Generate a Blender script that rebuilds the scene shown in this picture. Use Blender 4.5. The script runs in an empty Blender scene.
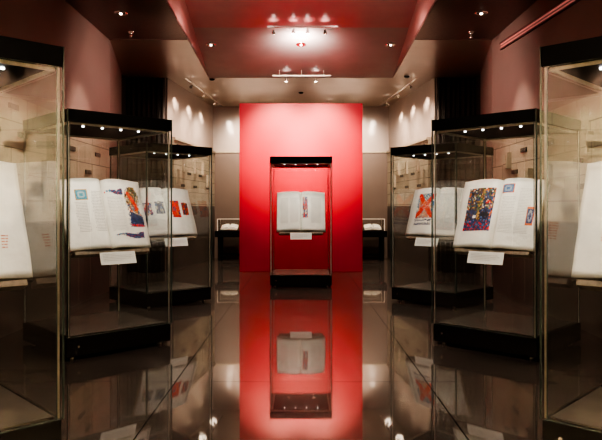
import bpy, bmesh, math, random
from mathutils import Vector, Matrix
sc = bpy.context.scene
COL = sc.collection
R = math.radians
random.seed(7)

# ------------------------------------------------------------------ helpers
def link(o, parent=None):
    COL.objects.link(o)
    if parent is not None: o.parent = parent
    return o

def mesh_obj(name, bm, mats, parent=None, smooth=False):
    me = bpy.data.meshes.new(name)
    bmesh.ops.recalc_face_normals(bm, faces=bm.faces[:])
    bm.to_mesh(me); bm.free()
    if not isinstance(mats, (list, tuple)): mats = [mats]
    for m in mats: me.materials.append(m)
    if smooth:
        for p in me.polygons: p.use_smooth = True
    return link(bpy.data.objects.new(name, me), parent)

def tag(o, label=None, cat=None, group=None, kind=None):
    if label: o['label'] = label
    if cat: o['category'] = cat
    if group: o['group'] = group
    if kind: o['kind'] = kind
    return o

def empty(name, loc=(0,0,0), rz=0, label=None, cat=None, group=None):
    o = bpy.data.objects.new(name, None); COL.objects.link(o)
    o.location = loc; o.rotation_euler = (0,0,rz); o.empty_display_size = .1
    return tag(o, label, cat, group)

def dup(root, loc=None, rz=None, label=None, group=None):
    r = root.copy(); COL.objects.link(r)
    if loc is not None: r.location = loc
    if rz is not None: r.rotation_euler = (0,0,rz)
    if label: r['label'] = label
    if group: r['group'] = group
    for ch in list(root.children):
        c = ch.copy(); COL.objects.link(c); c.parent = r
        for g in list(ch.children):
            d = g.copy(); COL.objects.link(d); d.parent = c
    return r

def add_box(bm, c, s, mi=0, rot=None, bevel=0):
    m = Matrix.Translation(c) @ (rot if rot else Matrix()) @ Matrix.Diagonal((s[0], s[1], s[2], 1))
    res = bmesh.ops.create_cube(bm, size=1, matrix=m)
    vs = res['verts']; fs = {f for v in vs for f in v.link_faces}
    for f in fs: f.material_index = mi
    if bevel:
        es = list({e for v in vs for e in v.link_edges})
        bmesh.ops.bevel(bm, geom=es, offset=bevel, segments=2, affect='EDGES', profile=.6)

def add_cyl(bm, p0, p1, r0, r1=None, seg=16, mi=0, caps=True):
    r1 = r0 if r1 is None else r1
    p0 = Vector(p0); p1 = Vector(p1); d = p1-p0
    q = d.to_track_quat('Z','Y').to_matrix().to_4x4()
    res = bmesh.ops.create_cone(bm, cap_ends=caps, segments=seg, radius1=r0, radius2=r1, depth=d.length,
                                matrix=Matrix.Translation((p0+p1)/2) @ q)
    for f in {f for v in res['verts'] for f in v.link_faces}: f.material_index = mi

def add_poly(bm, pts, mi=0):
    f = bm.faces.new([bm.verts.new(p) for p in pts]); f.material_index = mi; return f

def add_lathe(bm, prof, seg=24, mi=0, M=None):
    M = M or Matrix()
    rings = []
    for r, z in prof:
        rings.append([bm.verts.new(M @ Vector((r*math.cos(2*math.pi*k/seg), r*math.sin(2*math.pi*k/seg), z))) for k in range(seg)])
    for a, b in zip(rings, rings[1:]):
        for k in range(seg):
            f = bm.faces.new((a[k], a[(k+1)%seg], b[(k+1)%seg], b[k])); f.material_index = mi; f.smooth = True

# ------------------------------------------------------------------ materials
def new_mat(name):
    m = bpy.data.materials.new(name); m.use_nodes = True
    nt = m.node_tree; nt.nodes.clear()
    out = nt.nodes.new('ShaderNodeOutputMaterial')
    return m, nt, out

def N(nt, t, **kw):
    n = nt.nodes.new(t)
    for k, v in kw.items():
        if k in n.inputs: n.inputs[k].default_value = v
        else: setattr(n, k, v)
    return n

def pbr(name, col, rough=.5, metal=0, spec=.5, noise=0, nscale=8, emit=None, estr=0, bump=0, bscale=60, coat=0, stretch=None):
    m, nt, out = new_mat(name)
    b = N(nt, 'ShaderNodeBsdfPrincipled')
    b.inputs['Base Color'].default_value = (*col, 1)
    b.inputs['Roughness'].default_value = rough
    b.inputs['Metallic'].default_value = metal
    b.inputs['Specular IOR Level'].default_value = spec
    b.inputs['Coat Weight'].default_value = coat
    b.inputs['Coat Roughness'].default_value = .08
    if emit:
        b.inputs['Emission Color'].default_value = (*emit, 1); b.inputs['Emission Strength'].default_value = estr
    tc = N(nt, 'ShaderNodeTexCoord')
    mp = N(nt, 'ShaderNodeMapping'); nt.links.new(tc.outputs['Object'], mp.inputs['Vector'])
    if stretch: mp.inputs['Scale'].default_value = stretch
    nz = N(nt, 'ShaderNodeTexNoise'); nz.inputs['Scale'].default_value = nscale; nz.inputs['Detail'].default_value = 5
    nt.links.new(mp.outputs['Vector'], nz.inputs['Vector'])
    cr = N(nt, 'ShaderNodeValToRGB')
    cr.color_ramp.elements[0].position = .3; cr.color_ramp.elements[1].position = .7
    cr.color_ramp.elements[0].color = (*[max(0, c*(1-noise)) for c in col], 1)
    cr.color_ramp.elements[1].color = (*[min(1, c*(1+noise)) for c in col], 1)
    nt.links.new(nz.outputs['Fac'], cr.inputs['Fac']); nt.links.new(cr.outputs['Color'], b.inputs['Base Color'])
    if bump:
        n2 = N(nt, 'ShaderNodeTexNoise'); n2.inputs['Scale'].default_value = bscale
        nt.links.new(mp.outputs['Vector'], n2.inputs['Vector'])
        bp = N(nt, 'ShaderNodeBump'); bp.inputs['Strength'].default_value = bump; bp.inputs['Distance'].default_value = .01
        nt.links.new(n2.outputs['Fac'], bp.inputs['Height']); nt.links.new(bp.outputs['Normal'], b.inputs['Normal'])
    nt.links.new(b.outputs[0], out.inputs[0])
    return m

def clear_mat(name, ior=1.5, tint=(.97,.99,.98), gain=1.8, rough=0.0):
    m, nt, out = new_mat(name)
    fr = N(nt, 'ShaderNodeFresnel'); fr.inputs['IOR'].default_value = ior
    ge = N(nt, 'ShaderNodeNewGeometry')
    inv = N(nt, 'ShaderNodeMath', operation='SUBTRACT'); inv.inputs[0].default_value = 1
    nt.links.new(ge.outputs['Backfacing'], inv.inputs[1])
    mu = N(nt, 'ShaderNodeMath', operation='MULTIPLY'); nt.links.new(fr.outputs[0], mu.inputs[0]); nt.links.new(inv.outputs[0], mu.inputs[1])
    m2 = N(nt, 'ShaderNodeMath', operation='MULTIPLY', use_clamp=True); nt.links.new(mu.outputs[0], m2.inputs[0]); m2.inputs[1].default_value = gain
    tr = N(nt, 'ShaderNodeBsdfTransparent'); tr.inputs['Color'].default_value = (*tint, 1)
    gl = N(nt, 'ShaderNodeBsdfGlossy'); gl.inputs['Roughness'].default_value = rough
    mx = N(nt, 'ShaderNodeMixShader')
    nt.links.new(m2.outputs[0], mx.inputs[0]); nt.links.new(tr.outputs[0], mx.inputs[1]); nt.links.new(gl.outputs[0], mx.inputs[2])
    nt.links.new(mx.outputs[0], out.inputs[0])
    return m

GLASS = clear_mat('clear case glass', 1.55, (.985,.993,.986), 1.9)
ACRYL = clear_mat('clear acrylic', 1.3, (.985,.99,.985), .8)
BLACK = pbr('satin black', (.0035,.003,.003), .5, spec=.12, noise=.2)
BLACKB = pbr('black base lacquer', (.010,.0075,.007), .22, spec=.5, noise=.25, nscale=5)
DECK = pbr('dark base deck', (.13,.11,.09), .25, spec=.5, noise=.15, nscale=4)
EDGE = pbr('pale glass joint', (.88,.83,.74), .3, spec=.8, noise=.1)
GEDGE = pbr('green glass edge', (.07,.11,.09), .15, spec=.8, noise=.2)
ALU = pbr('brushed aluminium', (.66,.62,.55), .4, metal=.3, noise=.08, nscale=30)
CHROME = pbr('chrome', (.85,.82,.80), .12, metal=1, noise=.03)
RUBBER = pbr('caster', (.35,.33,.30), .3, metal=.6, noise=.1)
PAPER = pbr('vellum page', (.88,.855,.78), .62, spec=.25, noise=.09, nscale=7, bump=.5, bscale=14)
EDGEP = pbr('page edges', (.56,.50,.40), .75, spec=.1, noise=.25, nscale=40, stretch=(1,1,12))
COVER = pbr('dark leather cover', (.045,.03,.022), .45, noise=.2)
TAN = pbr('cradle card', (.52,.46,.36), .6, noise=.12)
LEDGE = pbr('ledge', (.26,.20,.14), .6, noise=.4, nscale=18)
CARD = pbr('caption card', (.90,.89,.85), .5, noise=.02)
INK = pbr('ink', (.60,.57,.52), .8, noise=.2, nscale=80)
INKD = pbr('dark ink', (.50,.475,.44), .8, noise=.2, nscale=80)
REDINK = pbr('red ink', (.72,.33,.24), .8, noise=.2, nscale=80)
CAPINK = pbr('caption ink', (.62,.60,.56), .8, noise=.1)
WALL = pbr('smooth pink brown plaster', (.225,.155,.135), .55, spec=.35, noise=.05, nscale=2, bump=.1, bscale=90)
BACKW = pbr('beige brown wall', (.34,.275,.235), .4, spec=.5, noise=.06, nscale=2, coat=.35)
DADO2 = pbr('brown lower wall panel', (.135,.095,.074), .5, noise=.06, nscale=2)
DADO = pbr('brown wall panel', (.135,.095,.074), .5, noise=.06, nscale=2)
RED = pbr('red painted panel', (.46,.011,.032), .42, spec=.35, noise=.03, nscale=3)
CEILF = pbr('dark red brown ceiling', (.15,.085,.07), .38, spec=.4, noise=.1, nscale=20, bump=.1, bscale=120)
CEILB = pbr('satin beige ceiling', (.32,.26,.20), .28, spec=.9, noise=.06, nscale=3, coat=.2)
TRAYG = pbr('grey pink ceiling', (.38,.33,.31), .42, spec=.5, noise=.05, nscale=4)
TRAYR = pbr('red ceiling', (.50,.26,.25), .35, spec=.5, noise=.05, nscale=4)
TRAYS = pbr('ceiling recess side', (.40,.20,.18), .35, spec=.5, noise=.05)
CURT = pbr('near black curtain', (.040,.027,.021), .7, noise=.4, nscale=6, stretch=(6,6,.4))
LENS = pbr('lamp lens', (1,1,1), .3, emit=(1,.86,.68), estr=22)
LEDM = pbr('small lid light', (1,1,1), .3, emit=(.9,.95,1), estr=3)
DLM = pbr('downlight bulb', (1,1,1), .3, emit=(1,.85,.75), estr=5)
SLOT = pbr('pink lit slot', (.5,.2,.18), .5, emit=(.75,.25,.22), estr=.16)
SLOTD = pbr('slot lip', (.16,.07,.06), .5)
DLR = pbr('downlight reflector', (.35,.22,.2), .15, metal=.9)

def relief_mat():
    m, nt, out = new_mat('stone block wall')
    b = N(nt, 'ShaderNodeBsdfPrincipled'); b.inputs['Roughness'].default_value = .6
    tc = N(nt, 'ShaderNodeTexCoord')
    sp = N(nt, 'ShaderNodeSeparateXYZ'); nt.links.new(tc.outputs['Object'], sp.inputs[0])
    ad = N(nt, 'ShaderNodeMath', operation='ADD'); nt.links.new(sp.outputs[0], ad.inputs[0]); nt.links.new(sp.outputs[1], ad.inputs[1])
    cb = N(nt, 'ShaderNodeCombineXYZ'); nt.links.new(ad.outputs[0], cb.inputs[0]); nt.links.new(sp.outputs[2], cb.inputs[1])
    br = N(nt, 'ShaderNodeTexBrick'); nt.links.new(cb.outputs[0], br.inputs['Vector'])
    br.inputs['Scale'].default_value = 1.0
    br.inputs['Brick Width'].default_value = .62; br.inputs['Row Height'].default_value = .27
    br.inputs['Mortar Size'].default_value = .006
    br.inputs['Color1'].default_value = (.50,.43,.32,1); br.inputs['Color2'].default_value = (.38,.325,.24,1)
    br.inputs['Mortar'].default_value = (.10,.075,.055,1)
    nz = N(nt, 'ShaderNodeTexNoise'); nz.inputs['Scale'].default_value = 5; nt.links.new(tc.outputs['Object'], nz.inputs['Vector'])
    mx = N(nt, 'ShaderNodeMixRGB', blend_type='MULTIPLY'); mx.inputs[0].default_value = .4
    nt.links.new(br.outputs['Color'], mx.inputs[1]); nt.links.new(nz.outputs['Fac'], mx.inputs[2])
    nt.links.new(mx.outputs[0], b.inputs['Base Color'])
    nt.links.new(b.outputs[0], out.inputs[0])
    return m
RELIEF = relief_mat()
LOWSHADE = pbr('lower wall painted shade', (.06,.045,.036), .5, noise=.15, nscale=3)  # darker colour imitates the wall light fading towards the floor
RELB = pbr('pale raised block', (.36,.30,.23), .6, noise=.15)
RELD = pbr('dark recess slot', (.03,.022,.018), .7, noise=.2)

def floor_mat():
    m, nt, out = new_mat('polished dark floor')
    tc = N(nt, 'ShaderNodeTexCoord'); sp = N(nt, 'ShaderNodeSeparateXYZ'); nt.links.new(tc.outputs['Object'], sp.inputs[0])
    def line(sock, off, period, w):
        a = N(nt, 'ShaderNodeMath', operation='ADD'); nt.links.new(sock, a.inputs[0]); a.inputs[1].default_value = off + 50*period
        d = N(nt, 'ShaderNodeMath', operation='DIVIDE'); nt.links.new(a.outputs[0], d.inputs[0]); d.inputs[1].default_value = period
        f = N(nt, 'ShaderNodeMath', operation='FRACT'); nt.links.new(d.outputs[0], f.inputs[0])
        s = N(nt, 'ShaderNodeMath', operation='SUBTRACT'); nt.links.new(f.outputs[0], s.inputs[0]); s.inputs[1].default_value = .5
        ab = N(nt, 'ShaderNodeMath', operation='ABSOLUTE'); nt.links.new(s.outputs[0], ab.inputs[0])
        g = N(nt, 'ShaderNodeMath', operation='LESS_THAN'); nt.links.new(ab.outputs[0], g.inputs[0]); g.inputs[1].default_value = w/period
        return g
    lx = line(sp.outputs[0], 0, 1.84, .0045)      # line where fract = .5 -> x = .92
    ly = line(sp.outputs[1], -4.59+1.225, 2.45, .004)
    mxm = N(nt, 'ShaderNodeMath', operation='MAXIMUM'); nt.links.new(lx.outputs[0], mxm.inputs[0]); nt.links.new(ly.outputs[0], mxm.inputs[1])
    n1 = N(nt, 'ShaderNodeTexNoise'); n1.inputs['Scale'].default_value = 2.2; n1.inputs['Detail'].default_value = 6; nt.links.new(tc.outputs['Object'], n1.inputs['Vector'])
    cr = N(nt, 'ShaderNodeValToRGB'); cr.color_ramp.elements[0].position = .35; cr.color_ramp.elements[1].position = .7
    cr.color_ramp.elements[0].color = (.036,.028,.023,1); cr.color_ramp.elements[1].color = (.066,.052,.043,1)
    nt.links.new(n1.outputs['Fac'], cr.inputs['Fac'])
    mc = N(nt, 'ShaderNodeMixRGB'); nt.links.new(mxm.outputs[0], mc.inputs[0]); nt.links.new(cr.outputs['Color'], mc.inputs[1]); mc.inputs[2].default_value = (.012,.009,.008,1)
    df = N(nt, 'ShaderNodeBsdfDiffuse'); nt.links.new(mc.outputs[0], df.inputs['Color'])
    gl = N(nt, 'ShaderNodeBsdfGlossy'); gl.inputs['Color'].default_value = (1,.95,.9,1)
    mr = N(nt, 'ShaderNodeMapRange'); nt.links.new(n1.outputs['Fac'], mr.inputs[0]); mr.inputs[3].default_value = .015; mr.inputs[4].default_value = .05
    nt.links.new(mr.outputs[0], gl.inputs['Roughness'])
    n3 = N(nt, 'ShaderNodeTexNoise'); n3.inputs['Scale'].default_value = 1.3; nt.links.new(tc.outputs['Object'], n3.inputs['Vector'])
    bp = N(nt, 'ShaderNodeBump'); bp.inputs['Strength'].default_value = .015; bp.inputs['Distance'].default_value = .02; nt.links.new(n3.outputs['Fac'], bp.inputs['Height'])
    nt.links.new(bp.outputs[0], gl.inputs['Normal'])
    g2 = N(nt, 'ShaderNodeBsdfGlossy'); g2.inputs['Color'].default_value = (1,.95,.9,1); g2.inputs['Roughness'].default_value = .22
    gm = N(nt, 'ShaderNodeMixShader'); gm.inputs[0].default_value = .22
    nt.links.new(gl.outputs[0], gm.inputs[1]); nt.links.new(g2.outputs[0], gm.inputs[2])
    fr = N(nt, 'ShaderNodeFresnel'); fr.inputs['IOR'].default_value = 1.9
    ma = N(nt, 'ShaderNodeMath', operation='MULTIPLY_ADD', use_clamp=True); nt.links.new(fr.outputs[0], ma.inputs[0]); ma.inputs[1].default_value = .95; ma.inputs[2].default_value = .05
    l2 = N(nt, 'ShaderNodeMath', operation='MULTIPLY_ADD', use_clamp=True); nt.links.new(mxm.outputs[0], l2.inputs[0]); l2.inputs[1].default_value = -.25; nt.links.new(ma.outputs[0], l2.inputs[2])
    mx = N(nt, 'ShaderNodeMixShader'); nt.links.new(l2.outputs[0], mx.inputs[0]); nt.links.new(df.outputs[0], mx.inputs[1]); nt.links.new(gm.outputs[0], mx.inputs[2])
    nt.links.new(mx.outputs[0], out.inputs[0])
    return m
FLOOR = floor_mat()

def paint_mat():
    m, nt, out = new_mat('painted illumination')
    b = N(nt, 'ShaderNodeBsdfPrincipled'); b.inputs['Roughness'].default_value = .5
    at = N(nt, 'ShaderNodeAttribute', attribute_name='Col')
    nt.links.new(at.outputs['Color'], b.inputs['Base Color']); nt.links.new(b.outputs[0], out.inputs[0])
    return m
PAINT = paint_mat()

# ------------------------------------------------------------------ room
HZ = 3.86          # flat ceiling height
YB = 15.95         # rear end of the gallery
bm = bmesh.new(); add_box(bm, (0, 6, -.05), (7.6, 21, .1)); tag(mesh_obj('floor', bm, FLOOR), kind='structure')

def slab(bm, pts, z0, z1, mi=0):
    a = [bm.verts.new((x, y, z0)) for x, y in pts]; b = [bm.verts.new((x, y, z1)) for x, y in pts]
    n = len(pts)
    fs = [bm.faces.new(a), bm.faces.new(b)] + [bm.faces.new((a[i], a[(i+1)%n], b[(i+1)%n], b[i])) for i in range(n)]
    for f in fs: f.material_index = mi
TY0 = 4.0
def tx(y): return 1.83 - .03*(12.45-y)
def tz(y): return HZ + .167*(12.45-y)
bm = bmesh.new()
for s in (-1, 1):
    slab(bm, [(s*tx(9.6), 9.6), (s*3.8, 9.6), (s*3.8, 12.45), (s*tx(12.45), 12.45)], HZ, HZ+.05, 1)
    slab(bm, [(s*tx(TY0), TY0), (s*3.8, TY0), (s*3.8, 9.6), (s*tx(9.6), 9.6)], HZ, HZ+.05, 0)
slab(bm, [(-3.8, 12.45), (3.8, 12.45), (3.8, 16.2), (-3.8, 16.2)], HZ, HZ+.05, 1)
slab(bm, [(-3.8, -4.3), (3.8, -4.3), (3.8, TY0), (-3.8, TY0)], HZ, HZ+.05, 0)
tag(mesh_obj('ceiling', bm, [CEILF, CEILB]), kind='structure')
# raised and tilted central ceiling field with its side faces
bm = bmesh.new()
YS = 10.25
for ya, yb, mi in ((YS, 12.45, 0), (TY0, YS, 1)):
    add_poly(bm, [(-tx(ya), ya, tz(ya)), (tx(ya), ya, tz(ya)), (tx(yb), yb, tz(yb)), (-tx(yb), yb, tz(yb))], mi)
for s in (-1, 1):
    add_poly(bm, [(s*tx(TY0), TY0, HZ), (s*tx(12.45), 12.45, HZ), (s*tx(TY0), TY0, tz(TY0))], 2)
add_poly(bm, [(-tx(TY0), TY0, HZ), (tx(TY0), TY0, HZ), (tx(TY0), TY0, tz(TY0)), (-tx(TY0), TY0, tz(TY0))], 2)
tag(mesh_obj('ceiling_recess', bm, [TRAYG, TRAYR, TRAYS]), kind='structure')

# thin joint line between the two ceiling finishes
bm = bmesh.new()
for s in (-1, 1): add_box(bm, (s*(tx(9.6)+2.98)/2, 9.6, HZ-.004), (2.98-tx(9.6), .02, .008))
tag(mesh_obj('trim_1', bm, CEILF), kind='structure')

def wall_prism(bm, p, q, z0, z1, t, mi=0, side=1):
    p = Vector(p); q = Vector(q); d = (q-p).normalized(); n = Vector((-d.y, d.x))*side
    pts = [p, q, q+n*t, p+n*t]
    slab(bm, [(v.x, v.y) for v in pts], z0, z1, mi)

XW = 2.94
ZD = 1.12     # top of the lower band of the block walls, shade painted in
for s, nm in ((-1, 'left'), (1, 'right')):
    sd = 1 if s < 0 else -1                                    # outwards
    bm = bmesh.new()
    # upper plaster, block relief below
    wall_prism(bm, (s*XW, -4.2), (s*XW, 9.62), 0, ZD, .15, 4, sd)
    wall_prism(bm, (s*XW, -4.2), (s*XW, 9.62), ZD, 2.42, .15, 1, sd)
    wall_prism(bm, (s*XW, -4.2), (s*XW, 9.62), 2.42, HZ+.02, .15, 0, sd)
    wall_prism(bm, (s*XW, 9.62), (s*3.44, 12.0), 0, HZ+.02, .15, 0, sd)
    # relief blocks standing out of the wall face, and dark slots
    rnd = random.Random(11 if s < 0 else 12)
    for row in range(8):
        z = .32 + row*.27
        if z < ZD+.2: continue
        y = -3.8 + rnd.random()*.6
        while y < 9.2:
            k = rnd.random()
            if k < .5:
                h, w = rnd.choice(((.30,.13),(.22,.16),(.34,.12)))
                if z+h/2 < 2.38:
                    add_box(bm, (s*(XW-.03), y, z), (.07, w, h), 2)
                    add_box(bm, (s*(XW-.068), y, z), (.012, w*.62, h*.75), 1)
            else:
                add_box(bm, (s*(XW-.005), y, z+.1), (.014, .22, .055), 3)
            y += .45 + rnd.random()*.6
    tag(mesh_obj('wall_'+nm, bm, [WALL, RELIEF, RELB, RELD, LOWSHADE]), kind='structure')
    # far side wall of the bright bay, slightly angled, with lower relief panel and ledge
    bm = bmesh.new()
    A = Vector((s*2.65, 12.42)); B = Vector((s*2.24, YB))
    wall_prism(bm, A, B, 0, HZ+.02, .15, 0, sd)
    A2 = A.lerp(B, .07)
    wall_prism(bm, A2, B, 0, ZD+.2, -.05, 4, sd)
    wall_prism(bm, A2, B, ZD+.2, 2.66, -.05, 1, sd)
    wall_prism(bm, A2, B, 2.66, 2.71, -.08, 2, sd)
    d = (B-A).normalized(); n = Vector((-d.y, d.x))*sd
    rz = math.atan2(d.y, d.x)
    rnd = random.Random(5)
    for row in range(9):
        z = .3 + row*.27
        if z < ZD+.35: continue
        u = .4 + (row*.37)%.7
        while u < 3.3:
            c = A + d*u
            if rnd.random() < .55 and z < 2.4:
                cc = c - n*.07
                add_box(bm, (cc.x, cc.y, z), (.16, .06, .30), 2, Matrix.Rotation(rz, 4, 'Z'))
                cc = c - n*.102
                add_box(bm, (cc.x, cc.y, z), (.10, .012, .22), 1, Matrix.Rotation(rz, 4, 'Z'))
            else:
                cc = c - n*.05
                add_box(bm, (cc.x, cc.y, z+.1), (.26, .02, .055), 3, Matrix.Rotation(rz, 4, 'Z'))
            u += .55 + rnd.random()*.5
    tag(mesh_obj('wall_far_'+nm, bm, [BACKW, RELIEF, RELB, RELD, LOWSHADE]), kind='structure')
    # dark curtain closing the side opening
    bm = bmesh.new()
    n_ = 60; prev = None
    for i in range(n_+1):
        x = s*(2.66 + .80*i/n_); y = 12.40 + .035*math.sin(i*.85) + .015*math.sin(i*2.3+1)
        v = (bm.verts.new((x, y, .015)), bm.verts.new((x, y, HZ-.01)))
        if prev: bm.faces.new((prev[0], v[0], v[1], prev[1]))
        prev = v
    o = mesh_obj('curtain', bm, CURT, smooth=True)
    sm = o.modifiers.new('thick', 'SOLIDIFY'); sm.thickness = .01
    tag(o, 'near-black floor-to-ceiling curtain closing the opening in the %s side wall' % nm, 'curtain')
bm = bmesh.new()
add_box(bm, (0, YB+.08, HZ/2), (5.2, .15, HZ+.04), 0)
add_box(bm, (0, YB-.02, 2.13), (4.5, .05, 1.1), 1)
add_box(bm, (0, YB-.02, .79), (4.5, .05, 1.58), 3)
add_box(bm, (0, YB-.03, 2.70), (4.5, .08, .045), 2)
tag(mesh_obj('wall_back', bm, [BACKW, DADO, RELB, DADO2]), kind='structure')
bm = bmesh.new()
add_box(bm, (0, -4.25, HZ/2), (6.4, .15, HZ+.04), 0)
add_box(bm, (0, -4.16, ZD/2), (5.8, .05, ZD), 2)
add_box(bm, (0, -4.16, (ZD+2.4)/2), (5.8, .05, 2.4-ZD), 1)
tag(mesh_obj('wall_front', bm, [WALL, RELIEF, LOWSHADE]), kind='structure')
for s, nm in ((-1, 'left'), (1, 'right')):
    bm = bmesh.new(); wall_prism(bm, (s*3.46, 12.6), (s*3.46, 11.9), 0, HZ, .1, 0, -1 if s < 0 else 1)
    add_box(bm, (s*3.22, 12.62, HZ/2), (.85, .05, HZ))
    tag(mesh_obj('wall_recess_'+nm, bm, CURT), kind='structure')

# red display wall, free standing
bm = bmesh.new(); add_box(bm, (0, 12.61, 1.68), (2.45, .30, 3.36), bevel=.006)
o = mesh_obj('display_wall', bm, RED)
tag(o, 'tall freestanding red wall panel behind the central glass case', 'partition')

# pink lit slot in the right wall
sl = empty('wall_light_slot', (XW, 6, 3.6), 0, 'long narrow pink-lit slot running along the upper right wall', 'light slot')
bm = bmesh.new()
p = Vector((XW-.006, 9.16, 3.615)); q = Vector((XW-.006, 3.0, 3.30))
def strip(bm, p, q, z0, z1, t=.012):
    vs = [bm.verts.new((pp.x+dx, pp.y, pp.z+dz)) for dx in (0, -t) for pp, dz in ((p, z0), (q, z0), (q, z1), (p, z1))]
    for f in ((0,1,2,3),(4,5,6,7),(0,1,5,4),(1,2,6,5),(2,3,7,6),(3,0,4,7)): bm.faces.new([vs[i] for i in f])
L0 = Vector(sl.location)
strip(bm, p-L0, q-L0, -.012, .062); mesh_obj('diffuser', bm, SLOT, sl)
bm = bmesh.new()
strip(bm, p-L0, q-L0, -.030, -.012, .03); strip(bm, p-L0, q-L0, .062, .080, .03); strip(bm, p-L0, q-L0, .020, .030, .02)
mesh_obj('frame', bm, SLOTD, sl)

# ------------------------------------------------------------------ display case
H, HB, HL, HW = 2.10, .194, 1.995, .495
def make_case(loc, rz, label, group):
    t = empty('display_case', loc, rz, label, 'display case', group)
    bm = bmesh.new(); add_box(bm, (0,0,(.028+HB)/2), (2*HW, 2*HW, HB-.028), bevel=.006); mesh_obj('base', bm, BLACKB, t)
    bm = bmesh.new(); add_box(bm, (0,0,HB+.004), (2*HW-.06, 2*HW-.06, .008)); mesh_obj('deck', bm, DECK, t)
    for sx in (-1, 1):
        for sy in (-1, 1):
            bm = bmesh.new(); add_cyl(bm, (sx*.42, sy*.42, 0), (sx*.42, sy*.42, .03), .02, .016, 12)
            mesh_obj('foot', bm, RUBBER, t)
    bm = bmesh.new(); add_box(bm, (0,0,(HL+H)/2), (2*HW, 2*HW, H-HL), bevel=.004); lid = mesh_obj('lid', bm, BLACK, t)
    bm = bmesh.new()
    for s in (-1, 1):
        add_box(bm, (s*(HW-.030), 0, HL-.009), (.014, 2*HW-.06, .018)); add_box(bm, (0, s*(HW-.030), HL-.009), (2*HW-.06, .014, .018))
    mesh_obj('lid_frame', bm, ALU, t)
    for x in (-.27, -.09, .09, .27):
        bm = bmesh.new(); add_cyl(bm, (x, -.30, HL-.012), (x, -.30, HL-.001), .011, seg=12); mesh_obj('spot_lamp', bm, LEDM, lid)
    th = .010
    for k in range(4):
        a = k*math.pi/2; M = Matrix.Rotation(a, 4, 'Z')
        bm = bmesh.new()
        add_box(bm, (M @ Vector((0, -(HW-.012), (HB+HL)/2))), (2*HW-.05, th, HL-HB-.002), 0, M)
        if k: mesh_obj('glass_pane', bm, GLASS, t)
        else: bm.free()
        bm = bmesh.new()
        c = M @ Vector((-(HW-.013), -(HW-.013), (HB+HL)/2))
        add_box(bm, c, (.011, .011, HL-HB), 0, M)
        e = .011
        add_box(bm, M @ Vector((-(HW-.023), -(HW-.006), (HB+HL)/2)), (.004, .006, HL-HB), 1, M)
        add_box(bm, M @ Vector((-(HW-.006), -(HW-.023), (HB+HL)/2)), (.006, .004, HL-HB), 1, M)
        mesh_obj('corner_joint', bm, [EDGE, GEDGE], t)
    # front door: one full-height pane standing just proud of the lid, with dark green polished edges
    bm = bmesh.new(); add_box(bm, (0, -(HW+.012), (HB+HL)/2), (2*HW, .014, HL-HB-.002))
    for f in bm.faces:
        if abs(f.normal.y) < .5: f.material_index = 1
    mesh_obj('glass_door', bm, [GLASS, GEDGE], t)
    bm = bmesh.new(); add_box(bm, (0, -(HW+.010), (HL+H)/2-.001), (2*HW-.012, .020, H-HL-.002)); mesh_obj('lid_fascia', bm, BLACK, t)
    for s_ in (-1, 1):
        bm = bmesh.new(); add_box(bm, (s_*(HW+.0025), -(HW+.012), (HB+H)/2), (.005, .018, H-HB)); mesh_obj('door_edge', bm, GEDGE, t)
    bm = bmesh.new(); add_cyl(bm, (-.40, -HW+.002, .11), (-.40, -HW-.006, .11), .011, seg=12); mesh_obj('lock', bm, CHROME, t)
    return t

AZ = R(44)
G = 'glass display cases with black lids and bases'
CASES = {
 'FL': ((-1.93, 3.23, 0), AZ), 'ML': ((-1.925, 5.89, 0), AZ), 'BL': ((-1.93, 8.57, 0), AZ),
 'FR': ((1.94, 3.23, 0), -AZ), 'MR': ((1.94, 5.89, 0), -AZ), 'BR': ((1.94, 8.57, 0), -AZ), 'C': ((0, 10.53, 0), 0)}
LBL = {
 'C': 'glass display case with black lid and base centred before the red wall',
 'FL': 'nearest glass case of the left row, cut off by the picture edge',
 'ML': 'middle glass case of the left row, holding the book with a tall coloured border',
 'BL': 'farthest glass case of the left row, holding the book with four picture blocks',
 'FR': 'nearest glass case of the right row, cut off by the picture edge',
 'MR': 'middle glass case of the right row, holding the book with the large blue picture',
 'BR': 'farthest glass case of the right row, holding the book with the red cross-shaped picture'}
c0 = make_case(CASES['C'][0], 0, LBL['C'], G)
for k, (loc, rz) in CASES.items():
    if k != 'C': dup(c0, loc, rz, LBL[k], G)

# ------------------------------------------------------------------ books
TILT = R(22)
VUP = Vector((0, math.sin(TILT), math.cos(TILT))); VN = Vector((0, -math.cos(TILT), math.sin(TILT)))
def hgt(u, bulge):
    return bulge*(1-math.exp(-u/.07))*(1-.62*u**1.3) + .022*(1-u)
def surf(side, u, v, W, Hh, bulge, off=0, org=Vector((0,0,0))):
    w = .005*math.sin(v*6+u*5+side)*u + .003*math.sin(v*17+u*4)*u*u
    sk = .012*math.sin(math.pi*u)*(v-.5)*0
    return org + Vector((side*u*W/2, 0, 0)) + VUP*(v*Hh + .010*math.sin(math.pi*min(1,u*1.1))*(1 if v > .5 else 0)*(v-.5)*2) + VN*(hgt(u, bulge)+w+off)

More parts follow.
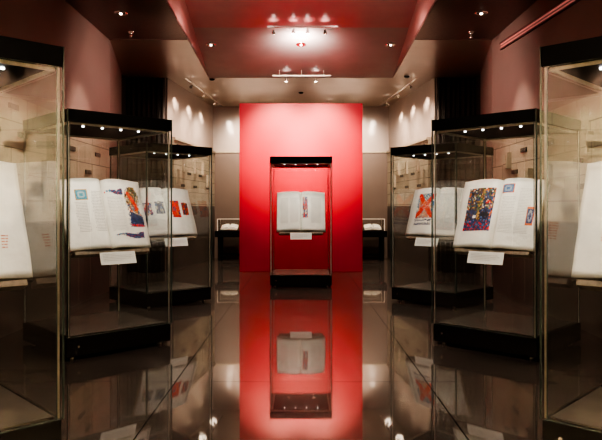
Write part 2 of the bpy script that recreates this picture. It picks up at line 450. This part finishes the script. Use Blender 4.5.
def page_block(side, W, Hh, bulge):
    bm = bmesh.new()
    nu, nv = 22, 16
    g = [[bm.verts.new(surf(side, i/nu, j/nv, W, Hh, bulge)) for j in range(nv+1)] for i in range(nu+1)]
    def low(i, j):
        u = i/nu; v = j/nv
        x = u*W/2 - (.006 if i == nu else 0)
        return Vector((side*x, 0, 0)) + VUP*(.006 + v*(Hh-.012)) + VN*(-.028 + .0*u)
    b = [[bm.verts.new(low(i, j)) for j in range(nv+1)] for i in range(nu+1)]
    for i in range(nu):
        for j in range(nv):
            f = bm.faces.new((g[i][j], g[i+1][j], g[i+1][j+1], g[i][j+1])); f.smooth = True
            bm.faces.new((b[i][j], b[i][j+1], b[i+1][j+1], b[i+1][j])).material_index = 1
        bm.faces.new((g[i][0], b[i][0], b[i+1][0], g[i+1][0])).material_index = 1
        bm.faces.new((g[i][nv], g[i+1][nv], b[i+1][nv], b[i][nv])).material_index = 1
    for j in range(nv):
        bm.faces.new((g[nu][j], b[nu][j], b[nu][j+1], g[nu][j+1])).material_index = 1
        bm.faces.new((g[0][j], g[0][j+1], b[0][j+1], b[0][j])).material_index = 1
    return bm

def text_bm(side, cols, W, Hh, bulge, rnd, lines_per=1/.021):
    """ruled handwriting: rows of word strokes lying on the page; cols = (u0,u1,v0,v1)"""
    bm = bmesh.new()
    for (u0, u1, v0, v1) in cols:
        n = max(2, int((v1-v0)*lines_per))
        for r in range(n):
            v = v1 - (r+.5)*(v1-v0)/n
            hh = (v1-v0)/n*.22
            # reading direction: left to right
            a, b = (u0, u1)
            x = a
            end = b - rnd.random()*.03
            while x < end-.008:
                w = min(.015+rnd.random()*.05, end-x)
                bm.faces.new([bm.verts.new(surf(side, uu, vv, W, Hh, bulge, .0012)) for uu, vv in ((x, v-hh), (x+w, v-hh), (x+w, v+hh), (x, v+hh))])
                x += w + .010
    return bm

def paint_obj(name, side, rect, fn, W, Hh, bulge, parent, nu=26, nv=34, label=None):
    u0, u1, v0, v1 = rect
    verts, faces, cols = [], [], []
    for i in range(nu):
        for j in range(nv):
            # s,t are 0..1 left-to-right and bottom-to-top as the reader sees it
            s_ = (i+.5)/nu; t_ = (j+.5)/nv
            c = fn(s_, t_)
            if c is None: continue
            q = []
            for di, dj in ((0,0),(1,0),(1,1),(0,1)):
                s2 = (i+di)/nu
                u = (u0+(u1-u0)*s2) if side > 0 else (u1-(u1-u0)*s2)
                q.append(surf(side, u, v0+(v1-v0)*(j+dj)/nv, W, Hh, bulge, .0016))
            k = len(verts); verts += [tuple(p) for p in q]; faces.append((k,k+1,k+2,k+3)); cols.append(c)
    me = bpy.data.meshes.new(name); me.from_pydata(verts, [], faces)
    ca = me.color_attributes.new('Col', 'FLOAT_COLOR', 'CORNER')
    for fi, c in enumerate(cols):
        for l in range(4): ca.data[fi*4+l].color = (*c, 1)
    me.materials.append(PAINT)
    o = link(bpy.data.objects.new(name, me), parent)
    if label: o['label'] = label
    return o

# --- generic painted patches (colour only)
BLUE=(.06,.085,.20); LBLUE=(.13,.24,.40); TEAL=(.05,.32,.42); REDP=(.75,.055,.03); ORG=(.75,.22,.06); BRN=(.20,.11,.06); CRM=(.72,.66,.52); GRN=(.12,.24,.12); DK=(.03,.03,.05); GOLD=(.55,.36,.12); WHT=(.85,.82,.75)
def noisy(rnd, c, a=.35):
    k = 1 + (rnd.random()-.5)*2*a
    return tuple(min(1, max(0, (x*k)**1.25)) for x in c)
def lerp(a, b, t): return tuple(x*(1-t)+y*t for x, y in zip(a, b))

def fn_border(seed):
    rnd = random.Random(seed)
    def f(s, t):
        cx = .52 + .07*math.sin(t*6+1); w = .40 + .08*math.sin(t*11) - (.10 if t > .93 else 0)
        if abs(s-cx) > w + (rnd.random()-.5)*.18: return None
        band = (t + .18*(s-.5))
        if band > .86: p = (BRN, GOLD, GRN, DK, BRN)
        elif band > .68: p = (BRN, BRN, CRM, DK, GOLD, GRN)
        elif band > .5: p = (BRN, CRM, GOLD, DK)
        elif band > .33: p = (TEAL, CRM, LBLUE, BLUE, ORG, GOLD)
        else: p = (BLUE, (.08,.08,.18), BLUE, LBLUE, DK)
        if .42 < t < .86 and abs((s-.22) - (.86-t)*1.2) < .13: p = (REDP, REDP, REDP, ORG)
        if t < .07 and rnd.random() < .5: p = (REDP,)
        return noisy(rnd, rnd.choice(p))
    return f
def fn_strip(seed):
    rnd = random.Random(seed)
    def f(s, t):
        if abs(t-.5-.12*math.sin(s*7)) > (.08+.4*s)*(.7+.5*rnd.random()): return None
        return noisy(rnd, rnd.choice((BLUE, (.08,.09,.2), LBLUE, BLUE) if s > .35 else (LBLUE, TEAL, CRM)) if rnd.random() > .1 else REDP)
    return f
def fn_initial(seed, bg=TEAL, border=GOLD):
    rnd = random.Random(seed)
    def f(s, t):
        if s < .09 or s > .91 or t < .09 or t > .91: return noisy(rnd, border, .15)
        if abs(((s-.5)**2+(t-.5)**2)**.5-.24) < .07: return noisy(rnd, lerp(bg, WHT, .35), .1)
        return noisy(rnd, bg, .2)
    return f
def fn_block(seed, pal, spill=None):
    rnd = random.Random(seed)
    def f(s, t):
        e = .04 + rnd.random()*.07
        if s < e or s > 1-e or t < e*.5 or t > 1-e*.5: return None
        g = int(s*4)*3 + int(t*5)
        c = pal[(g*7+seed) % len(pal)] if rnd.random() > .4 else rnd.choice(pal)
        return noisy(rnd, c)
    return f
def fn_cross(seed):
    rnd = random.Random(seed)
    def f(s, t):
        if s < .03*rnd.random() or rnd.random() < .02: return None
        if t < .26:
            return noisy(rnd, rnd.choice((BLUE, LBLUE, BLUE, CRM, WHT)) if int(t*30) % 3 else WHT, .2)
        a = (s-.5); b = (t-.64)/.36*.5
        r = (a*a+b*b)**.5
        if r < .2 and rnd.random() < .6: return noisy(rnd, rnd.choice((ORG, REDP, CRM)))
        if min(abs(a-b), abs(a+b)) < .15+.05*math.sin(b*20)*0: return noisy(rnd, REDP if rnd.random() > .15 else ORG, .15)
        if b > abs(a): return noisy(rnd, rnd.choice((TEAL, LBLUE, CRM)))
        if abs(a) > abs(b) and abs(a) > .38: return noisy(rnd, rnd.choice((TEAL, LBLUE, WHT)))
        return noisy(rnd, rnd.choice((CRM, REDP, GOLD, LBLUE, (.75,.45,.3))), .15)
    return f
def fn_tree(seed):
    rnd = random.Random(seed)
    def f(s, t):
        if s < .012*rnd.random(): return None
        # small pale and dark shapes low in the middle
        if ((s-.36)/.07)**2 + ((t-.33)/.035)**2 < 1: return noisy(rnd, WHT, .1)
        if ((s-.72)/.2)**2 + ((t-.37)/.055)**2 < 1: return noisy(rnd, DK, .3)
        if t < .25:
            return noisy(rnd, rnd.choice((REDP, BLUE, LBLUE, BLUE, BLUE, (.25,.08,.1))) , .3)
        if abs(s-.5-.05*math.sin(t*9)) < .055+.05*max(0, t-.6): return noisy(rnd, rnd.choice((BRN, GOLD, GRN)))
        if t > .5 and rnd.random() < .36: return noisy(rnd, rnd.choice((GRN, GOLD, BRN, BRN, CRM)))
        if (s > .88 or s < .1 or t > .93) and rnd.random() < .3: return noisy(rnd, ORG, .2)
        if abs(s-.8) < .1 and .62 < t < .7: return noisy(rnd, REDP)
        return noisy(rnd, rnd.choice((BLUE, BLUE, (.06,.09,.2), LBLUE, BRN, DK)))
    return f

def make_book(case, label, half=.415, along=.0, front=.10, z=.88, Hh=.70, bulge=.052, text=(), paints=(), seed=1, group='large open manuscripts on the cradles'):
    (cx, cy, _), rz = CASES[case]
    loc = Vector((cx, cy, z)) + Matrix.Rotation(rz, 3, 'Z') @ Vector((along, -front, 0))
    W = 2*half
    t = empty('open_book', loc, rz, label, 'book', group)
    rnd = random.Random(seed)
    for s in (-1, 1):
        o = mesh_obj('page_block', page_block(s, W, Hh, bulge), [PAPER, EDGEP], t)
    for s in (-1, 1):
        bm = bmesh.new()
        c = Vector((s*(W/4+.006), 0, 0)) + VUP*(Hh/2) + VN*(-.033)
        add_box(bm, c, (W/2+.006, .009, Hh+.014), 0, Matrix.Rotation(-TILT, 4, 'X'))
        mesh_obj('cover_board', bm, COVER, t)
    for side, cols, mat in text:
        for c_ in cols: mesh_obj('text_column', text_bm(side, [c_], W, Hh, bulge, rnd), mat, t)
    for p in paints:
        name, side, rect, fn = p[:4]
        nu, nv = p[4] if len(p) > 4 else (26, 34)
        paint_obj(name, side, rect, fn, W, Hh, bulge, t, nu, nv)
    # ---- cradle
    cr = empty('book_cradle', (loc.x, loc.y, HB+.008), rz, CRL[case], 'book stand', 'pale cradles under the open books')
    dz = z-(HB+.008); org = Vector((0,0,dz))
    bm = bmesh.new(); add_box(bm, org+VUP*(Hh*.5-.01)+VN*(-.055), (W*.88, .022, Hh*.94), 0, Matrix.Rotation(-TILT, 4, 'X'), bevel=.003)
    mesh_obj('back_board', bm, TAN, cr)
    bm = bmesh.new(); add_box(bm, org+VUP*(-.030)+VN*(-.006), (W*.90, .090, .034), 0, Matrix.Rotation(-TILT, 4, 'X'), bevel=.002)
    mesh_obj('ledge', bm, LEDGE, cr)
    for sx in (-.16, .16):
        bm = bmesh.new()
        top = org+VUP*(Hh*.45)+VN*(-.064)
        lowp = org+VUP*(-.02)+VN*(-.06)
        pts = [(lowp.y, 0), (top.y+.10, 0), (top.y, top.z), (lowp.y, lowp.z)]
        a = [bm.verts.new((sx-.005, y, zz)) for y, zz in pts]; b = [bm.verts.new((sx+.005, y, zz)) for y, zz in pts]
        bm.faces.new(a); bm.faces.new(b)
        for i in range(4): bm.faces.new((a[i], a[(i+1)%4], b[(i+1)%4], b[i]))
        mesh_obj('leg', bm, ACRYL, cr)
    # clear arm carrying the caption
    bm = bmesh.new(); add_box(bm, (0, -.075, dz-.055), (.10, .11, .006)); mesh_obj('caption_arm', bm, ACRYL, cr)
    # ---- caption card
    cc = empty('caption_card', loc+Matrix.Rotation(rz, 3, 'Z') @ Vector((0, -.135, -.108)), rz, CAL[case], 'label card', 'white caption cards below the books')
    CM = Matrix.Rotation(R(-20), 4, 'X')
    bm = bmesh.new(); add_box(bm, (0,0,0.040), (.355, .006, .118), 0, CM, bevel=.001); mesh_obj('card', bm, CARD, cc)
    bm = bmesh.new()
    for r in range(5):
        ln = (.13, .27, .29, .25, .18)[r]
        x = -.15
        while x < -.15+ln:
            w = .012+rnd.random()*.02
            add_box(bm, CM @ Vector((x+w/2, -.0036, .033-r*.015)) + Vector((0,0,.045)), (w, .0008, .004), 0, CM); x += w+.006
    mesh_obj('caption_text', bm, CAPINK, cc)
    return t

CRL = {'C': 'pale cradle holding the open book before the red wall',
 'FL': 'pale cradle holding the open book in the nearest left case', 'ML': 'pale cradle holding the open book in the middle left case',
 'BL': 'pale cradle holding the open book in the farthest left case', 'FR': 'pale cradle holding the open book in the nearest right case',
 'MR': 'pale cradle holding the open book in the middle right case', 'BR': 'pale cradle holding the open book in the farthest right case'}
CAL = {'C': 'small white caption card below the book before the red wall',
 'FL': 'white caption card below the book in the nearest left case', 'ML': 'white caption card below the book in the middle left case',
 'BL': 'white caption card below the book in the farthest left case', 'FR': 'white caption card below the book in the nearest right case',
 'MR': 'white caption card below the book in the middle right case', 'BR': 'white caption card below the book in the farthest right case'}

make_book('C', 'open manuscript with a narrow coloured strip beside the spine, before the red wall', half=.405, front=.10,
    text=[(-1, [(.12,.46,.2,.84), (.54,.86,.2,.84)], INK), (1, [(.42,.86,.2,.84)], INK)],
    paints=[('illumination', 1, (.05,.30,.30,.88), fn_block(3, (REDP, BLUE, ORG, LBLUE, CRM, BLUE)), (12, 34))], seed=3)
make_book('ML', 'open manuscript with a teal initial and a tall red and blue painted border', along=.10,
    text=[(-1, [(.44,.72,.24,.67), (.08,.34,.24,.82)], INKD), (1, [(.07,.47,.24,.74)], INK)],
    paints=[('illuminated_initial', -1, (.40,.68,.69,.84), fn_initial(1), (14,14)),
            ('illumination', 1, (.50,.93,.30,.90), fn_border(4), (26,44)),
            ('illuminated_border', 1, (.12,.86,.13,.23), fn_strip(6), (44,14)),
            ('illuminated_heading', 1, (.03,.48,.76,.86), fn_strip(9), (26,8))], seed=4)
make_book('BL', 'open manuscript with a row of four blue and red picture blocks', half=.43, along=.11,
    paints=[('illumination', -1, (.50,.90,.42,.70), fn_block(2, (BLUE, LBLUE, REDP, BLUE, CRM)), (18,22)),
            ('illumination', -1, (.08,.44,.44,.72), fn_block(5, (BLUE, LBLUE, DK, BLUE, CRM)), (16,22)),
            ('illumination', 1, (.12,.50,.36,.74), fn_block(8, (REDP, REDP, ORG, BLUE, REDP)), (18,26)),
            ('illumination', 1, (.55,.84,.42,.70), fn_block(9, (DK, REDP, BLUE, BRN, ORG)), (14,22))],
    text=[(-1, [(.1,.85,.12,.34)], INK)], seed=5)
make_book('FL', 'open manuscript in the nearest left case, only its right page showing', along=.08,
    text=[(-1, [(.12,.5,.15,.84), (.56,.88,.15,.84)], INK), (1, [(.10,.55,.20,.76)], INKD), (1, [(.64,.74,.24,.36)], REDINK)], seed=6)
make_book('FR', 'open manuscript in the nearest right case, only its left page showing', along=-.08,
    text=[(1, [(.12,.5,.15,.84), (.56,.88,.15,.84)], INK), (-1, [(.12,.50,.20,.80)], INKD), (-1, [(.54,.68,.30,.46)], REDINK)], seed=7)
make_book('MR', 'open manuscript with a large blue and orange picture filling its left page', along=-.10,
    text=[(1, [(.10,.42,.22,.74), (.48,.78,.22,.86)], INK)],
    paints=[('illumination', -1, (.10,.80,.24,.87), fn_tree(4), (24,30)),
            ('illuminated_initial', 1, (.05,.34,.79,.92), fn_initial(3, LBLUE, ORG), (14,14)),
            ('illuminated_panel', 1, (.70,.86,.34,.60), fn_initial(5, BLUE, ORG), (10,18))], seed=8)
make_book('BR', 'open manuscript with a red cross-shaped picture on its left page', half=.43, along=-.11,
    text=[(1, [(.10,.74,.12,.88)], INK)],
    paints=[('illumination', -1, (.08,.74,.20,.88), fn_cross(4), (34,44))], seed=9)

# ------------------------------------------------------------------ table cases at the back
def table_case(x, label):
    t = empty('table_case', (x, 15.40, 0), 0, label, 'table case', 'low glass table cases along the back wall')
    w, d = 1.36, .62
    bm = bmesh.new(); add_box(bm, (0,0,.645), (w, d, .15), bevel=.004); mesh_obj('table_top', bm, BLACK, t)
    for sx in (-1, 1):
        for sy in (-1, 1):
            bm = bmesh.new(); add_box(bm, (sx*(w/2-.10), sy*(d/2-.05), .30), (.06, .06, .58)); add_cyl(bm, (sx*(w/2-.10), sy*(d/2-.05), 0), (sx*(w/2-.10), sy*(d/2-.05), .03), .03, seg=12)
            mesh_obj('leg', bm, BLACK, t)
    bm = bmesh.new()
    for s in (-1, 1): add_box(bm, (0, s*(d/2-.05), .12), (w-.26, .03, .03))
    mesh_obj('stretcher', bm, BLACK, t)
    gw, gd, gz0, gz1 = w-.12, d-.08, .722, 1.0
    for k in range(4):
        M = Matrix.Rotation(k*math.pi/2, 4, 'Z'); L = gw if k % 2 == 0 else gd; D = gd if k % 2 == 0 else gw
        bm = bmesh.new(); add_box(bm, M @ Vector((0, -D/2, (gz0+gz1)/2)), (L-.02, .008, gz1-gz0), 0, M); mesh_obj('glass_pane', bm, GLASS, t)
        bm = bmesh.new(); add_box(bm, M @ Vector((-L/2, -D/2, (gz0+gz1)/2)), (.014, .014, gz1-gz0), 0, M); mesh_obj('corner_joint', bm, EDGE, t)
    bm = bmesh.new(); add_box(bm, (0,0,gz1+.004), (gw, gd, .008)); mesh_obj('glass_top', bm, GLASS, t)
    bm = bmesh.new()
    for s in (-1, 1):
        add_box(bm, (0, s*gd/2, gz1+.004), (gw+.02, .012, .016)); add_box(bm, (s*gw/2, 0, gz1+.004), (.012, gd, .016))
    mesh_obj('top_edge', bm, ALU, t)
    return t
t1 = table_case(-1.40, 'low black table case with glass box behind the left edge of the red wall')
dup(t1, (1.40, 15.40, 0), 0, 'low black table case with glass box behind the right edge of the red wall')
def small_book(x, y, label, rz=0):
    t = empty('open_booklet', (x, y, .722), rz, label, 'book', 'small open books in the table cases')
    for s in (-1, 1):
        bm = bmesh.new()
        pts = [(0, .06), (.03, .095), (.12, .085), (.20, .06), (.20, .02), (0, .03)]
        a = [bm.verts.new((s*px, -.13, pz)) for px, pz in pts]; b = [bm.verts.new((s*px, .13, pz+.07)) for px, pz in pts]
        bm.faces.new(a); bm.faces.new(b)
        for i in range(len(pts)): bm.faces.new((a[i], a[(i+1)%6], b[(i+1)%6], b[i]))
        mesh_obj('page_block', bm, PAPER, t)
    bm = bmesh.new()
    add_box(bm, (0, 0, .035), (.34, .16, .07)); mesh_obj('rest', bm, TAN, t)
    return t
for sx, nm in ((-1, 'left'), (1, 'right')):
    small_book(sx*1.75, 15.36, 'small open book in the outer half of the %s table case' % nm, 0)
    small_book(sx*1.25, 15.36, 'small open book in the inner half of the %s table case' % nm, 0)

# ------------------------------------------------------------------ lamps
BOOKP, LIDP, WASH, KL = 62, 1.6, 1500, 3.0
def spot(loc, tgt, power, ang=50, blend=.6, col=(1,.84,.68), size=.03, parent=None):
    l = bpy.data.lights.new('spot', 'SPOT'); l.energy = power*(KL if power not in (BOOKP, BOOKP*.7, WASH, WASH*.06) else 1); l.spot_size = R(ang); l.spot_blend = blend; l.color = col; l.shadow_soft_size = size
    o = bpy.data.objects.new('spot_light', l); COL.objects.link(o)
    o.location = loc; o.rotation_euler = (Vector(tgt)-Vector(loc)).to_track_quat('-Z', 'Y').to_euler()
    return o

def track(p, q, heads, aim, label, zc, mat=CHROME, hd=.13):
    """rail from p to q, lamp heads at fractions, aimed by function; zc(y) ceiling height"""
    p = Vector(p); q = Vector(q); mid = (p+q)/2
    t = empty('track_light', mid, 0, label, 'track light', 'ceiling track lights')
    bm = bmesh.new(); d = q-p
    M = d.to_track_quat('X', 'Z').to_matrix().to_4x4()
    add_box(bm, (0,0,0), (d.length, .028, .022), 0, M)
    mesh_obj('rail', bm, mat, t)
    bm = bmesh.new()
    for f in (.12, .5, .88):
        c = p.lerp(q, f)-mid; add_cyl(bm, c, (c.x, c.y, zc((c+mid).y)-mid.z), .007, seg=8)
    mesh_obj('ceiling_rod', bm, mat, t)
    for f in heads:
        c = p.lerp(q, f); tg = Vector(aim(c, f)); dr = (tg-c).normalized()
        hc = c + Vector((0,0,-.07))
        bm = bmesh.new()
        add_cyl(bm, c-mid, hc-mid, .008, seg=8)
        add_cyl(bm, hc-mid-dr*.035, hc-mid+dr*.042, .014, .030, 16)
        h = mesh_obj('lamp_head', bm, CHROME, t)
        bm = bmesh.new(); add_cyl(bm, hc-mid+dr*.041, hc-mid+dr*.046, .026, seg=16); mesh_obj('lens', bm, LENS, h)
        spot(c + Vector((0,0,.02)), (c.x, c.y, c.z+1), UPW, 140, 1, (1,.88,.80), .02)  # upward spot added at each head to brighten the ceiling
        yield hc + dr*.075, tg

flat = lambda y: HZ
UPW = .15
# four-lamp track before the red wall
xs = [(-.437), (-.118), (.105), (.383)]
P, Q = (-.53, 9.98, 4.165), (.585, 9.98, 4.165)
for i, (c, tg) in enumerate(track(P, Q, [(x-P[0])/(Q[0]-P[0]) for x in xs],
        lambda c, f: ((-.46, 12.45, 2.35), (-.1, 10.5, 1.1), (.1, 10.5, 1.1), (.46, 12.45, 2.35))[[0,1,2,3][min(range(4), key=lambda k: abs(xs[k]-c.x))]],
        'chrome track with four small lamps under the red ceiling field', tz, CHROME)):
    if i in (0, 3):
        spot(c, tg, 210, 44, 1, (1,.88,.62), .05); spot(c, tg, 34, 72, 1, (1,.84,.64), .05)
    else: spot(c, tg, 30, 26, .7)
spot((0, 10.45, 3.9), (0, 11.0, 4.6), 16, 168, 1, (1,.88,.80), .12)  # bare spot added in mid-air to brighten the sloping ceiling
for x in (-.9, .9): spot((x, 6.9, 4.3), (x*1.4, 8.2, 5.2), 26, 160, 1, (1,.86,.78), .2)  # unseen uplights without fixtures, added to brighten the red ceiling field
# two-lamp track at the foot of the sloping field
P, Q = (-.55, 12.05, 3.82), (.57, 12.05, 3.82)
for c, tg in track(P, Q, (.24, .74), lambda c, f: (c.x*1.6, 12.45, 2.3), 'pale track with two small lamps just above the red wall', tz, ALU):
    spot(c, tg, 5, 70, .9)
# side tracks
for s, nm in ((-1, 'left'), (1, 'right')):
    P, Q = (s*2.19, 11.85, 3.74), (s*1.90, 15.1, 3.74)
    def aim(c, f, s=s):
        y = {.14: 12.9, .45: 13.87, .76: 14.83}[min((.14, .45, .76), key=lambda q: abs(q-f))]
        return (s*(4.103-.117*y), y, 3.42)
    for c, tg in track(P, Q, (.14, .45, .76), aim, 'track with three small lamps washing the far %s wall' % nm, flat, CHROME):
        spot(c, tg, 26, 26, 1, size=.012)
        spot(c, (tg.x-s*1.2, tg.y, 1.2), 30, 165, 1, size=.08)
# lamps behind the red wall that light the back wall
for s, nm in ((-1, 'left'), (1, 'right')):
    P, Q = (s*1.5, 14.9, 3.74), (s*.5, 14.9, 3.74)
    for c, tg in track(P, Q, (.12, .8), lambda c, f: (c.x, YB, 2.9), 'track with two small lamps half hidden behind the red wall, on the %s' % nm, flat, CHROME):
        spot(c, tg, 24, 80, 1, size=.02)

def downlight(loc, tilt, label, power, tgt=None, ang=70):
    t = empty('ceiling_downlight', loc, 0, label, 'downlight', 'round recessed downlights'); t.rotation_euler = (tilt, 0, 0)
    bm = bmesh.new(); add_lathe(bm, [(.058,-.004),(.070,-.010),(.084,-.006),(.088,0)], 28); mesh_obj('trim_ring', bm, CHROME, t)
    bm = bmesh.new(); add_lathe(bm, [(.060,-.004),(.052,-.006),(.030,-.007),(.001,-.007)], 28); mesh_obj('reflector', bm, DLR, t)
    bm = bmesh.new(); add_lathe(bm, [(.001,-.022),(.014,-.020),(.020,-.007)], 16); mesh_obj('bulb', bm, DLM, t)
    if power:
        c = Vector(loc)+Vector((0,0,-.05)); spot(c, tgt or (c.x, c.y, 0), power, ang, .8, size=.05)
SL = math.atan(-.167)
downlight((0, 10.9, tz(10.9)), SL, 'round downlight in the middle of the sloping ceiling field', 20)
downlight((-1.567, 10.9, tz(10.9)), SL, 'round downlight near the left edge of the sloping ceiling field', 20)
downlight((1.56, 10.9, tz(10.9)), SL, 'round downlight near the right edge of the sloping ceiling field', 20)
downlight((-2.39, 8.3, HZ), 0, 'round downlight in the dark ceiling above the left row', 45)
downlight((2.39, 8.3, HZ), 0, 'round downlight in the dark ceiling above the right row', 45)
# lamps over the aisle (above the frame) aimed at the open books
for yy, keys in ((1.2, ('FL','FR')), (3.75, ('ML','MR')), (6.35, ('BL','BR')), (7.0, ('C',))):
    zz = HZ-.12 if yy < TY0 else tz(yy)-.15
    P, Q = (-.5, yy, zz), (.5, yy, zz)
    if len(keys) == 2: hs, tg = (.2, .8), {.2: CASES[keys[0]][0], .8: CASES[keys[1]][0]}
    else: hs, tg = (.35, .65), {.35: CASES['C'][0], .65: CASES['C'][0]}
    def aim(c, f):
        k = min(tg, key=lambda q: abs(q-f)); return (tg[k][0], tg[k][1]-.02, 1.2)
    for c, g_ in track(P, Q, hs, aim, 'track light over the aisle, %s in the row down the room' % {1.2:'first', 3.75:'second', 6.35:'third', 7.0:'fourth'}[yy], flat if yy < TY0 else tz, CHROME):
        spot(c, g_, BOOKP if len(keys) == 2 else BOOKP*.7, 26, .6, (1,.91,.80), .04)
# light from each lid down onto its book
for key, (loc, rz) in CASES.items():
    l = bpy.data.lights.new('lid_area', 'AREA'); l.shape = 'RECTANGLE'; l.size = .75; l.size_y = .05; l.energy = LIDP; l.color = (1,.93,.84); l.spread = R(120)
    o = bpy.data.objects.new('lid_light', l); COL.objects.link(o)
    o.location = Vector(loc)+Matrix.Rotation(rz, 3, 'Z') @ Vector((0,-.38,HL-.03))
    dr = Matrix.Rotation(rz, 3, 'Z') @ Vector((0,.30,-.95)); o.rotation_euler = dr.to_track_quat('-Z','Y').to_euler()
# wall washers along the side ceilings, out of the frame
for s in (-1, 1):
    for y in (-.6, .4, 1.4, 2.4):
        spot((s*2.0, y, HZ-.10), (s*XW, y, 2.05), WASH, 54, 1, (1,.86,.62), .05)
    for y in (3.9, 5.6):
        spot((s*1.9, y, HZ-.10), (s*XW, y+.1, 1.55), WASH*.06, 56, 1, (1,.86,.62), .05)
    spot((s*.9, 8.6, HZ-.1), (s*3.0, 9.6, 2.6), 26, 110, 1, (1,.76,.68), .15)  # no fixture here: soft spot added to lift the flared wall

for x, y in ((-.9, 5.2), (.9, 5.2), (-.9, 7.6), (.9, 7.6), (0, 3.0)):
    spot((x, y, (tz(y) if y > TY0 else HZ)-.05), (x, y, 0), 40, 85, .9, (1,.86,.74), .05)  # extra downward spots without fixtures, added to brighten the floor
# fire sprinklers and ceiling sensors
def small_fix(name, loc, label, cat, grp):
    t = empty(name, loc, 0, label, cat, grp)
    bm = bmesh.new(); add_lathe(bm, [(.045,0),(.045,-.008),(.022,-.016),(.020,-.05),(.024,-.055),(.001,-.056)] if name == 'sprinkler' else [(.055,0),(.052,-.018),(.03,-.03),(.001,-.032)], 16); mesh_obj('body', bm, CHROME if name == 'sprinkler' else BLACK, t)
    if name != 'sprinkler': return
    bm = bmesh.new(); add_lathe(bm, [(.001,-.085),(.026,-.083),(.028,-.078),(.008,-.074),(.007,-.05)], 12); mesh_obj('deflector', bm, CHROME if name == 'sprinkler' else BLACK, t)
g = 'ceiling sprinklers'
small_fix('sprinkler', (-2.50, 9.2, HZ), 'small sprinkler hanging from the dark ceiling above the left row', 'sprinkler', g)
small_fix('sprinkler', (2.50, 9.2, HZ), 'small sprinkler hanging from the dark ceiling above the right row', 'sprinkler', g)
small_fix('smoke_sensor', (-1.78, 12.55, HZ), 'small dark sensor on the beige ceiling beside the left track light', 'sensor', 'dark ceiling sensors')
small_fix('smoke_sensor', (2.08, 12.3, HZ), 'small dark sensor on the beige ceiling beside the right track light', 'sensor', 'dark ceiling sensors')
small_fix('smoke_sensor', (0, 14.0, HZ), 'small dark sensor on the beige ceiling above the red wall', 'sensor', 'dark ceiling sensors')

# ------------------------------------------------------------------ camera, world, view
cam = bpy.data.cameras.new('camera'); co = bpy.data.objects.new('camera', cam); COL.objects.link(co)
co.location = (0, 0, 1.274); co.rotation_euler = (R(90), 0, 0)
cam.sensor_width = 36; cam.lens = 626/602*36; cam.shift_y = -12/602; cam.clip_start = .05
sc.camera = co
w = bpy.data.worlds.new('world'); sc.world = w; w.use_nodes = True
w.node_tree.nodes['Background'].inputs[0].default_value = (.02,.016,.014,1)
sc.view_settings.view_transform = 'AgX'
sc.view_settings.look = 'AgX - High Contrast'
sc.view_settings.exposure = 1.15
sc.cycles.transparent_max_bounces = 40
sc.cycles.max_bounces = 10
sc.cycles.diffuse_bounces = 4
sc.cycles.glossy_bounces = 6
sc.cycles.sample_clamp_indirect = 4
sc.cycles.caustics_reflective = False
sc.cycles.use_denoising = True
